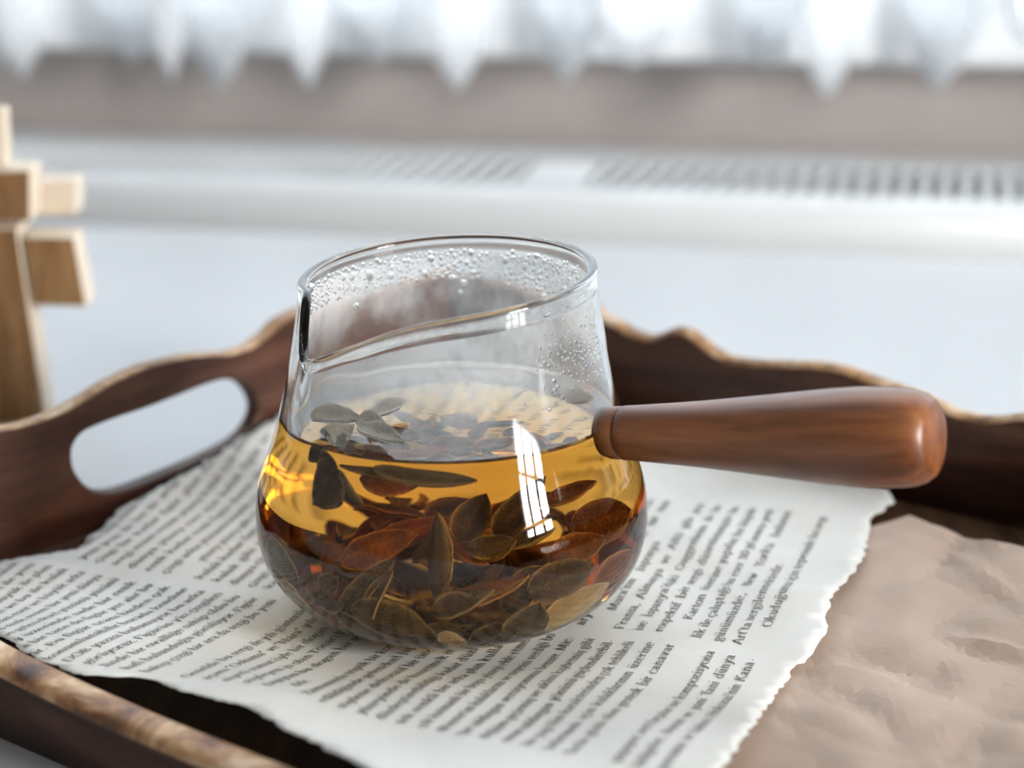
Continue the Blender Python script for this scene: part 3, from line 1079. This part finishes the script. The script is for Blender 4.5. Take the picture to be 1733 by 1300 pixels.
# the bottom fan is a single cap, so skip the degenerate centre ring
vs = [Vector((0, 0, .0006))] + [p for row in rows_[1:] for p in row]
fs = [tuple(v + 1 for v in f) for f in ring_faces(len(rows_) - 1)]
fs += [(0, (i + 1) % NT_ + 1, i + 1) for i in range(NT_)]
mesh('glass_body', vs, fs, M_GLASS, pot)

# amber tea: wet wall shared with the glass, and a free surface with a small meniscus
IN = [(.0028, .0), (.0028, .018), (.0032, .027), (.0042, .0335), (.0060, .0378), (.0085, .0412)]
tr = [[Vector((r * math.cos(2 * math.pi * i / NT_), r * math.sin(2 * math.pi * i / NT_), z)) for i in range(NT_)] for z, r in IN[1:]]
for z in [z for z in zo if .011 < z < ZL - .0005] + [ZL + .0012]:
    tr.append([wall_pt(i, z, GT) for i in range(NT_)])
nside = len(tr)
rl = curve_at(PROF, ZL) - GT
for dr_, dz in [(.0004, .0006), (.0010, .0002), (.0022, 0), (.008, 0), (.018, 0), (.030, 0)]:
    tr.append([wall_pt(i, ZL, GT).xy.to_3d().normalized() * (wall_pt(i, ZL, GT).xy.length - dr_) + Vector((0, 0, ZL + dz + .00012 * math.sin(i * 2 * math.pi / NT_ * 3 + dr_ * 300))) for i in range(NT_)])
nb_ = len(tr) * NT_
vs = [Vector((0, 0, .0028))] + [p for row in tr for p in row] + [Vector((0, 0, ZL))]
fs = [(0, (i + 1) % NT_ + 1, i + 1) for i in range(NT_)]
ior = [.905] * NT_
for k, f in enumerate(ring_faces(len(tr))):
    fs.append(tuple(v + 1 for v in f))
    ior.append(.905 if k < (nside - 1) * NT_ else 1.333)
fs += [(nb_ + 1, nb_ - NT_ + 1 + i, nb_ - NT_ + 1 + (i + 1) % NT_) for i in range(NT_)]
ior += [1.333] * NT_
tea = mesh('amber_tea', vs, fs, M_TEA)
tea.location = (0, 0, PZ)
at = tea.data.attributes.new('ior', 'FLOAT', 'FACE')
at.data.foreach_set('value', ior)
tag(tea, 'amber herbal tea filling the glass pot to below its neck', 'tea')

# handle, turned, with a collar against the glass
H0, H1 = Vector((.0388, -.0180, .0521)), Vector((.1093, -.0580, .0630))
ax = (H1 - H0).normalized()
HL = (H1 - H0).length
hm = ax.to_track_quat('X', 'Z').to_matrix().to_4x4()
HP = [(0, .0064), (.08, .0067), (.16, .0071), (.30, .0079), (.45, .0090), (.60, .0102), (.72, .0111), (.82, .0115), (.89, .0114), (.935, .0111), (.965, .0106), (.985, .0099), (1.0, .0089)]


def lathe(name, prof, mat, parent, n=48):
    vs, fs = [], []
    for x, r in prof:
        for i in range(n):
            a = 2 * math.pi * i / n
            vs.append((x, r * math.cos(a), r * math.sin(a)))
    fs = grid_faces(len(prof), n, wrap_v=True)
    fs = [f[::-1] for f in fs]
    fs += [tuple(range(n)), tuple(range((len(prof) - 1) * n, len(prof) * n))[::-1]]
    o = mesh(name, vs, fs, mat, parent)
    b = bmesh.new()
    b.from_mesh(o.data)
    bmesh.ops.recalc_face_normals(b, faces=b.faces[:])
    b.to_mesh(o.data)
    b.free()
    o.matrix_local = Matrix.Translation(H0) @ hm
    return o


body = [(.0042, .0061), (.0045, .0064)] + [(HL * t, curve_at(HP, t)) for t in [.058 + .942 * i / 44 for i in range(45)]] + [(HL + .0006, .0080), (HL + .0009, .0060), (HL + .0010, .003)]
lathe('handle', body, M_HANDLE, pot)
c = lathe('handle_collar', [(-.0022, .0058), (-.0018, .0062), (.0035, .0065), (.0040, .0063), (.0043, .0058)], M_HANDLE, pot)

# breath of steam on the inside of the neck
def mat_mist():
    m = NT('steam_mist_film')
    a = m.tex('ShaderNodeTexNoise', 75, (1, 1, .7), Detail=5, Roughness=.55)
    f = m.ramp(a.outputs[0], [(.36, (0.28,) * 3), (.60, (0.74,) * 3)])
    df = m.n('ShaderNodeBsdfDiffuse')
    tl = m.n('ShaderNodeBsdfTranslucent')
    for q in (df, tl):
        q.inputs[0].default_value = (.93, .92, .92, 1)
    tp = m.n('ShaderNodeBsdfTransparent')
    x = m.n('ShaderNodeMixShader')
    x.inputs[0].default_value = .5
    m.l(df.outputs[0], x.inputs[1])
    m.l(tl.outputs[0], x.inputs[2])
    y = m.n('ShaderNodeMixShader')
    tc = m.n('ShaderNodeTexCoord')
    sx = m.n('ShaderNodeSeparateXYZ')
    m.l(tc.outputs['Object'], sx.inputs[0])
    mr = m.n('ShaderNodeMapRange')
    mr.inputs['From Min'].default_value = ZL + .008
    mr.inputs['From Max'].default_value = .071
    mr.inputs['To Min'].default_value = .2  # thin haze kept low down also imitates the reflection off the tea
    mr.inputs['To Max'].default_value = 1
    m.l(sx.outputs['Z'], mr.inputs['Value'])
    mu = m.n('ShaderNodeMath', operation='MULTIPLY')
    m.l(f, mu.inputs[0])
    m.l(mr.outputs[0], mu.inputs[1])
    m.l(mu.outputs[0], y.inputs[0])
    m.l(tp.outputs[0], y.inputs[1])
    m.l(x.outputs[0], y.inputs[2])
    return m.done(y.outputs[0])


mz = [ZL + .0026 + (.0815 - ZL - .0026) * k / 16 for k in range(17)]
vs = [wall_pt(i, z, GT + .00012) for z in mz for i in range(NT_)]
o = mesh('condensation_mist', vs, [f[::-1] for f in ring_faces(len(mz))], mat_mist(), pot)
o['kind'] = 'stuff'
o['label'] = 'hazy film of steam on the inner glass'

# beads of condensation inside the neck
ico = bmesh.new()
bmesh.ops.create_icosphere(ico, subdivisions=2, radius=1)
iv = [v.co.copy() for v in ico.verts]
ifc = [tuple(v.index for v in f.verts) for f in ico.faces]
ico.free()
dv, df = [], []
RD = random.Random(21)
placed = []


def bead(deg, z, s, stretch=1.0):
    i = deg / 360 * NT_
    i0 = int(i) % NT_
    p = wall_pt(i0, z, GT).lerp(wall_pt((i0 + 1) % NT_, z, GT), i - int(i))
    if any((p - q).length < (s + t) * 1.05 for q, t in placed):
        return
    placed.append((p, s))
    a = math.radians(deg)
    nr = Vector((-math.cos(a), -math.sin(a), 0))
    tg = Vector((-math.sin(a), math.cos(a), 0))
    b = len(dv)
    wob = RD.uniform(.8, 1.25)
    for v in iv:
        dv.append(p + nr * (v.x * s * .55 + .00012) + tg * (v.y * s * wob) + Vector((0, 0, v.z * s * stretch)))
    df.extend(tuple(q + b for q in f) for f in ifc)


for _ in range(26):
    bead(RD.uniform(35, 168), RD.uniform(.0715, .083), RD.uniform(.0007, .0013), RD.uniform(.8, 1.3))
for _ in range(1700):
    d = RD.uniform(22, 172)
    if 66 < d < 76 and RD.random() < .8:
        continue
    lo = .0755 if d > 60 else .0735
    bead(d, RD.uniform(lo, .0828), RD.uniform(.00026, .00062), RD.uniform(.9, 1.3))
for _ in range(260):
    bead(RD.uniform(305, 348), RD.gauss(.0715, .0035), RD.uniform(.00022, .00055), 1.1)
for _ in range(90):
    bead(RD.uniform(183, 200), RD.uniform(.062, .076), RD.uniform(.0002, .0005), 1.1)
o = mesh('condensation_drops', dv, df, M_WATER, pot)
o['kind'] = 'stuff'

# ------------------------------------------------------------------ leaves
def leaf_mesh(L, W, fold, curl, twist, seed, thick=.0008, blunt=.0):
    """a thick felted sage leaf along +x: folded along its midrib, curling along its length"""
    nl, nw = 15, 9
    top, bot, edge = [], [], []
    flip = -1 if math.sin(seed * 12.9) > .25 else 1
    cx, cz, ang = 0., 0., 0.
    sp = []
    for i in range(nl):
        sp.append((cx, cz, ang))
        ang = curl * ((i + 1) / (nl - 1))
        cx += math.cos(ang) * L / (nl - 1)
        cz += math.sin(ang) * L / (nl - 1)
    for i in range(nl):
        t = i / (nl - 1)
        w = W * .5 * (math.sin(math.pi * min(1, t**.82 * (1 - blunt * .12) + .015))**.72 + .02)
        w *= 1 + .09 * noise.noise(Vector((t * 6, seed, 0)))
        x0, z0, a = sp[i]
        tw_ = twist * t
        for j in range(nw):
            s = 2 * j / (nw - 1) - 1
            ph = fold * 1.15 * (.6 + .4 * math.sin(math.pi * t))
            y = w * math.sin(ph * s) / ph
            h = w * (1 - math.cos(ph * s)) / ph - .10 * w * math.exp(-(s / .16)**2) + .13 * W * noise.noise(Vector((t * 4 + seed * 3, s * 1.5, seed))) * min(1, abs(s) + .2)
            h *= flip
            y2, h2 = y * math.cos(tw_) - h * math.sin(tw_), y * math.sin(tw_) + h * math.cos(tw_)
            p = Vector((x0 - math.sin(a) * h2, y2, z0 + math.cos(a) * h2))
            nn = Vector((-math.sin(a), 0, math.cos(a)))
            k = thick * (1 - abs(s)**4 * .4) * (.5 + .5 * min(1, w / (W * .25)))
            top.append(p + nn * k)
            bot.append(p - nn * k)
            edge.append(min(1, (.85 if j in (0, nw - 1) else .12 if j in (1, nw - 2) else .1 if j == nw // 2 else 0)))
    n = nl * nw
    f = [q[::-1] for q in grid_faces(nl, nw)] + [tuple(n + v for v in q) for q in grid_faces(nl, nw)]
    per = [i * nw for i in range(nl)] + [(nl - 1) * nw + j for j in range(1, nw)] + [i * nw + nw - 1 for i in range(nl - 2, -1, -1)] + list(range(nw - 2, 0, -1))
    for a, b in zip(per, per[1:] + per[:1]):
        f.append((a, b, n + b, n + a))
    return top + bot, f, edge + edge


def add_leaf(p0, p1, W, face, fold=.9, curl=.5, twist=.2, mat=None, label=None, group=None, seed=None, limit=True, name='sage_leaf', blunt=0):
    p0, p1 = Vector(p0), Vector(p1)
    x = p1 - p0
    L = x.length * (1 + abs(curl) * .06)
    x.normalize()
    zf = Vector(face)
    y = zf.cross(x).normalized()
    z = x.cross(y)
    vs, fs, ed = leaf_mesh(L, W * 1.12, fold * 1.35, curl, twist, seed if seed is not None else R.uniform(0, 50), blunt=blunt)
    # the curl lifts the tip: turn the chord back onto p0-p1
    c = Matrix.Rotation(curl * .5, 4, Vector((0, 1, 0)))
    m = Matrix(((x.x, y.x, z.x, p0.x), (x.y, y.y, z.y, p0.y), (x.z, y.z, z.z, p0.z), (0, 0, 0, 1))) @ c
    out = []
    for v in vs:
        q = m @ v
        if limit:
            q.z = max(q.z, .0034)
            rm = (curve_at(PROF, q.z) if q.z > .0085 else .0285 + (q.z - .0028) * 2.25) - GT - .0006
            r = math.hypot(q.x, q.y)
            if r > rm:
                q.x *= rm / r
                q.y *= rm / r
        out.append(q)
    org = p0.lerp(p1, .5)
    o = mesh(name, [v - org for v in out], fs, mat or M_LEAF)
    o.location = org + Vector((0, 0, PZ))
    a = o.data.attributes.new('edge', 'FLOAT', 'POINT')
    a.data.foreach_set('value', ed)
    tag(o, label, 'leaf', group)
    return o


LEAF_LIST = [
    ((0.0018, -0.02, 0.026), (0.0077, -0.018, 0.0368), 0.0075, (0, -1, 0.25), 0.35, 0.2, 0.1, 'M_LEAF', 'dark oval sage leaf standing upright left of the tallest leaf on the heap'),
    ((0.0099, -0.022, 0.0268), (0.0211, -0.024, 0.0429), 0.007, (-0.25, -1, 0.2), 0.5, -0.35, 0.2, 'M_LEAF', 'tallest sage leaf on the heap, curving up to the right with pointed tip'),
    ((-0.0031, -0.03, 0.0177), (-0.0021, -0.031, 0.0366), 0.006, (-0.5, -0.8, 0.1), 0.75, 0.25, 0.25, 'M_LEAF', 'slender pointed sage leaf standing upright at the middle of the heap'),
    ((0.0193, -0.012, 0.0313), (0.0309, -0.01, 0.0358), 0.0045, (0, -0.6, 0.8), 0.5, 0.3, 0.1, 'M_LEAFR', 'narrow rusty leaf floating slanted over the right of the heap'),
    ((0.0242, -0.008, 0.0238), (0.0385, -0.006, 0.0272), 0.0085, (0.1, -1, 0.5), 0.3, 0.2, 0.1, 'M_LEAFR', 'broad rusty red leaf near the right side above the heap'),
    ((-0.0234, -0.024, 0.023), (-0.0069, -0.02, 0.0278), 0.007, (0, -0.9, 0.6), 0.55, -0.45, 0.2, 'M_LEAFR', 'long rusty leaf arching along the left top of the heap'),
    ((-0.0248, -0.032, 0.0117), (-0.0119, -0.03, 0.0257), 0.0065, (-0.5, -0.9, 0.3), 0.9, -0.9, 0.2, 'M_LEAF', 'strongly curled brown leaf bending over at the left of the heap'),
    ((-0.0195, -0.035, 0.0106), (-0.0125, -0.033, 0.0241), 0.005, (-0.6, -0.8, 0.1), 0.9, -0.7, 0.1, 'M_LEAF', 'thinner curled leaf nested under the strongly curled brown leaf'),
    ((-0.0223, -0.036, 0.0165), (-0.0013, -0.038, 0.0068), 0.01, (0.1, -1, 0.55), 0.35, -0.25, 0.1, 'M_LEAF', 'largest brown leaf lying flat across the front of the heap'),
    ((-0.0007, -0.036, 0.0192), (0.0183, -0.038, 0.0239), 0.0055, (0, -0.55, 1), 0.7, 0.15, 0.1, 'M_LEAFR', 'pointed orange-brown leaf pointing right from the heap centre'),
    ((-0.0041, -0.039, 0.0184), (0.0105, -0.041, 0.022), 0.0045, (0, -0.6, 0.9), 0.6, 0.1, 0.1, 'M_LEAF', 'short blunt leaf pointing right just under the orange-brown one'),
    ((-0.0035, -0.042, 0.017), (0.0071, -0.043, 0.0199), 0.0065, (0, -0.9, 0.8), 0.6, 0.1, 0.0, 'M_LEAF', 'dark folded leaf with pale upper edge at the front centre of the heap'),
    ((0.0041, -0.028, 0.0271), (0.0147, -0.03, 0.0293), 0.006, (0, -0.8, 0.6), 0.7, 0.3, 0.1, 'M_LEAF', 'small cupped leaf lying below the two standing leaves'),
    ((0.0127, -0.024, 0.026), (0.0225, -0.022, 0.0293), 0.004, (0, -0.6, 0.9), 0.7, 0.3, 0.2, 'M_LEAF', 'small rolled leaf right of the cupped leaf'),
    ((-0.0297, -0.034, 0.0192), (-0.0251, -0.033, 0.0229), 0.006, (-0.4, -0.9, 0.2), 0.8, 0.4, 0.1, 'M_LEAF', 'small folded leaf with pale rim at the left end of the heap'),
    ((-0.0402, -0.022, 0.0173), (-0.0343, -0.026, 0.0132), 0.0045, (-0.6, -0.7, 0.4), 0.6, 0.2, 0.1, 'M_LEAFG', 'upper of two narrow greenish leaves touching the glass at far left'),
    ((-0.0405, -0.024, 0.0155), (-0.0293, -0.034, 0.0072), 0.0055, (-0.6, -0.7, 0.4), 0.5, 0.3, 0.1, 'M_LEAFG', 'lower of two narrow greenish leaves touching the glass at far left'),
    ((-0.0349, -0.036, 0.0177), (-0.0248, -0.039, 0.0171), 0.006, (-0.2, -0.8, 0.7), 0.7, 0.3, 0.1, 'M_LEAF', 'dark folded leaf lying at the lower left front of the heap'),
    ((0.0172, -0.032, 0.0185), (0.0329, -0.028, 0.0226), 0.0085, (0.2, -1, 0.5), 0.4, 0.2, 0.1, 'M_LEAF', 'broad olive leaf with ragged tip at the right of the heap'),
    ((0.0207, -0.035, 0.0106), (0.0389, -0.028, 0.017), 0.009, (0.4, -0.9, 0.5), 0.4, 0.2, 0.15, 'M_LEAFY', 'pale olive leaf with veined surface against the glass at lower right'),
    ((0.0155, -0.04, 0.0065), (0.0207, -0.038, 0.0173), 0.013, (0.35, -1, 0.2), 0.5, 0.35, 0.2, 'M_LEAF', 'wide dark crumpled leaf beside the pale olive veined leaf'),
    ((0.0046, -0.041, 0.0068), (0.0161, -0.04, 0.0117), 0.01, (0, -1, 0.35), 0.5, 0.4, 0.2, 'M_LEAF', 'crumpled brown leaf at the front bottom right of the buff scrap'),
    ((-0.0021, -0.044, 0.012), (0.0046, -0.043, 0.0061), 0.005, (0.1, -1, 0.4), 0.5, 0.5, 0.2, 'M_LEAFB', 'small buff leaf scrap against the glass at the bottom front'),
    ((-0.0119, -0.043, 0.0076), (-0.0007, -0.043, 0.008), 0.0036, (0, -0.7, 0.8), 0.7, 0.2, 0.0, 'M_LEAF', 'thin leaf lying flat left of the buff scrap'),
    ((-0.0276, -0.039, 0.0144), (-0.015, -0.041, 0.0053), 0.007, (-0.2, -1, 0.4), 0.5, 0.3, 0.1, 'M_LEAF', 'dark leaf slanting down at the bottom left front'),
    ((0.0116, -0.03, 0.014), (0.02, -0.028, 0.023), 0.007, (0.2, -1, 0.3), 0.6, 0.3, 0.2, 'M_LEAF', 'dark leaf standing behind the orange-brown pointed leaf'),
    ((0.0207, -0.022, 0.0223), (0.034, -0.018, 0.0253), 0.0065, (0.1, -0.9, 0.6), 0.5, 0.3, 0.1, 'M_LEAFR', 'rusty leaf under the broad red leaf on the right slope'),
    ((0.0312, -0.02, 0.0155), (0.0417, -0.012, 0.02), 0.007, (0.5, -0.8, 0.4), 0.5, 0.3, 0.1, 'M_LEAFR', 'reddish leaf at the far right edge of the heap'),
    ((-0.015, -0.005, 0.0204), (0.0004, 0.002, 0.023), 0.0055, (0, -0.9, 0.6), 0.5, -0.3, 0.1, 'M_LEAFR', 'rusty curled leaf behind the heap, left of its middle'),
    ((-0.0052, 0.002, 0.0215), (0.006, 0.004, 0.026), 0.009, (0, -1, 0.3), 0.4, 0.3, 0.1, 'M_LEAF', 'dark leaf half hidden behind the standing oval leaf'),
    ((-0.0423, -0.015, 0.0249), (-0.0332, -0.02, 0.0177), 0.0065, (-0.7, -0.7, 0.3), 0.5, 0.3, 0.1, 'M_LEAF', 'brown leaf sliding down the glass at the left'),
    ((-0.0267, -0.034, 0.0489), (-0.0343, -0.035, 0.0399), 0.0125, (-0.1, -1, 0.2), 0.3, 0.2, 0.1, 'M_LEAFD', 'heart-shaped brown leaf hanging below the floating sprig'),
    ((-0.0259, -0.034, 0.0489), (-0.0192, -0.034, 0.0402), 0.005, (-0.75, -0.45, -0.5), 0.9, -1.2, 0.1, 'M_LEAFD', 'thin hooked leaf curling down beside the heart-shaped leaf'),
    ((-0.036, -0.036, 0.0508), (-0.0262, -0.035, 0.0474), 0.0065, (-0.3, -1, 0.1), 1.1, 0.25, 0.8, 'M_LEAFD', 'twisted leaf stem hanging from the tea surface at the left'),
    ((-0.0385, -0.031, 0.0508), (-0.0304, -0.034, 0.0508), 0.005, (-0.2, -1, 0.2), 0.9, 0.4, 0.5, 'M_LEAFD', 'small curled leaf at the surface touching the glass on the left'),
    ((-0.0164, -0.036, 0.0504), (0.0067, -0.036, 0.0466), 0.0055, (0, -0.75, 0.8), 0.85, 0.15, 0.1, 'M_LEAFD', 'long rolled leaf floating level just under the tea surface'),
    ((-0.008, -0.034, 0.0483), (-0.0245, -0.033, 0.0497), 0.0026, (0, -0.8, 0.6), 0.8, 0.6, 0.2, 'M_LEAFD', 'slender curved tip reaching left from the long rolled leaf'),
    ((-0.0189, -0.024, 0.0433), (-0.0063, -0.022, 0.0408), 0.007, (0, -1, 0.3), 0.4, 0.2, 0.1, 'M_LEAFR', 'dark red leaf hanging behind the long rolled leaf'),
    ((-0.0334, -0.013, 0.0557), (-0.0212, -0.015, 0.056), 0.006, (0, -0.5, 1), 0.7, 0.3, 0.1, 'M_LEAFS', 'grey-green leaf lying left in the floating cluster'),
    ((-0.0288, -0.029, 0.056), (-0.0222, -0.022, 0.056), 0.006, (-0.2, -0.9, 0.8), 0.5, 0.3, 0.2, 'M_LEAFS', 'pale broad leaf tilted up at the front of the floating cluster'),
    ((-0.028, -0.034, 0.056), (-0.0255, -0.036, 0.0544), 0.0045, (0.1, -0.9, 0.5), 0.5, 0.3, 0.1, 'M_LEAFS', 'pale pointed leaf dipping through the surface below the cluster'),
    ((-0.0197, -0.012, 0.0553), (-0.0109, 0.0, 0.0556), 0.0045, (0, -0.6, 1), 0.7, 0.2, 0.1, 'M_LEAFS', 'dark-tipped grey leaf pointing back right from the floating cluster'),
    ((-0.022, -0.018, 0.056), (-0.0149, -0.02, 0.0559), 0.006, (0.1, -0.6, 1), 0.9, 0.7, 0.4, 'M_LEAFS', 'crumpled grey leaf in the middle of the floating cluster'),
    ((-0.0212, -0.022, 0.056), (-0.0101, -0.031, 0.0547), 0.0055, (0.2, -0.5, 1), 0.6, 0.3, 0.2, 'M_LEAFS', 'wet pale leaf spreading right at the front of the cluster'),
    ((0.0274, 0.012, 0.0515), (0.0369, 0.01, 0.0523), 0.005, (0, -0.6, 1), 0.5, 0.2, 0.1, 'M_LEAFS', 'lone dark leaf floating at the right side by the handle'),
]
LEAFM = {'M_LEAF': M_LEAF, 'M_LEAFR': M_LEAFR, 'M_LEAFY': M_LEAFB, 'M_LEAFB': M_LEAFB, 'M_LEAFG': M_LEAFG, 'M_LEAFD': M_LEAF, 'M_LEAFS': M_LEAFG}
for (p0, p1, W, fc, fo, cu_, tw_, mt, lb) in LEAF_LIST:
    add_leaf(p0, p1, W, fc, fo, cu_, tw_, LEAFM[mt], lb, 'leaves afloat in the pot' if mt in ('M_LEAFD', 'M_LEAFS') else 'sage leaves heaped in the pot')
# leaves round the foot of the pot, pressed against the glass
RF_ = random.Random(12)
for i in range(30):
    a = math.radians(165 + 215 * (i + RF_.uniform(-.3, .3)) / 29)
    z = RF_.uniform(.004, .012)
    r = .030 + .5 * z
    p = Vector((r * math.cos(a), r * math.sin(a), z))
    tgv = Vector((-math.sin(a), math.cos(a), RF_.uniform(-.35, .5))).normalized() * RF_.uniform(.0045, .0075)
    add_leaf(p - tgv, p + tgv, RF_.uniform(.005, .0078), (math.cos(a), math.sin(a), RF_.uniform(-.1, .7)), RF_.uniform(.4, .9), RF_.uniform(-.3, .5), RF_.uniform(-.3, .3),
             M_LEAF, 'dark brown sage leaf pressed against the glass round the foot of the pot', 'leaves at the foot of the pot')
# the buried rest of the heap
RL = random.Random(33)
for i in range(84):
    a = RL.uniform(0, 2 * math.pi)
    r = .040 * math.sqrt(RL.random())
    zt = .0055 + .018 * RL.random() * (1 - (r / .055)**2)
    if math.sin(a) < 0 and r > .02:
        zt *= .55
    p = Vector((r * math.cos(a), r * math.sin(a), zt))
    b = RL.uniform(0, 2 * math.pi)
    L = RL.uniform(.010, .018)
    d = Vector((math.cos(b), math.sin(b), RL.uniform(-.25, .45))).normalized() * L * .5
    add_leaf(p - d, p + d, RL.uniform(.0045, .0075), (RL.uniform(-.6, .6), RL.uniform(-.9, 0), RL.uniform(.3, 1)), RL.uniform(.6, 1.4), RL.uniform(-1.0, 1.0), RL.uniform(-.3, .4),
             M_LEAFR if RL.random() < .3 else M_LEAF, 'small brown sage leaf buried deep inside the heap in the tea', 'buried sage leaves')
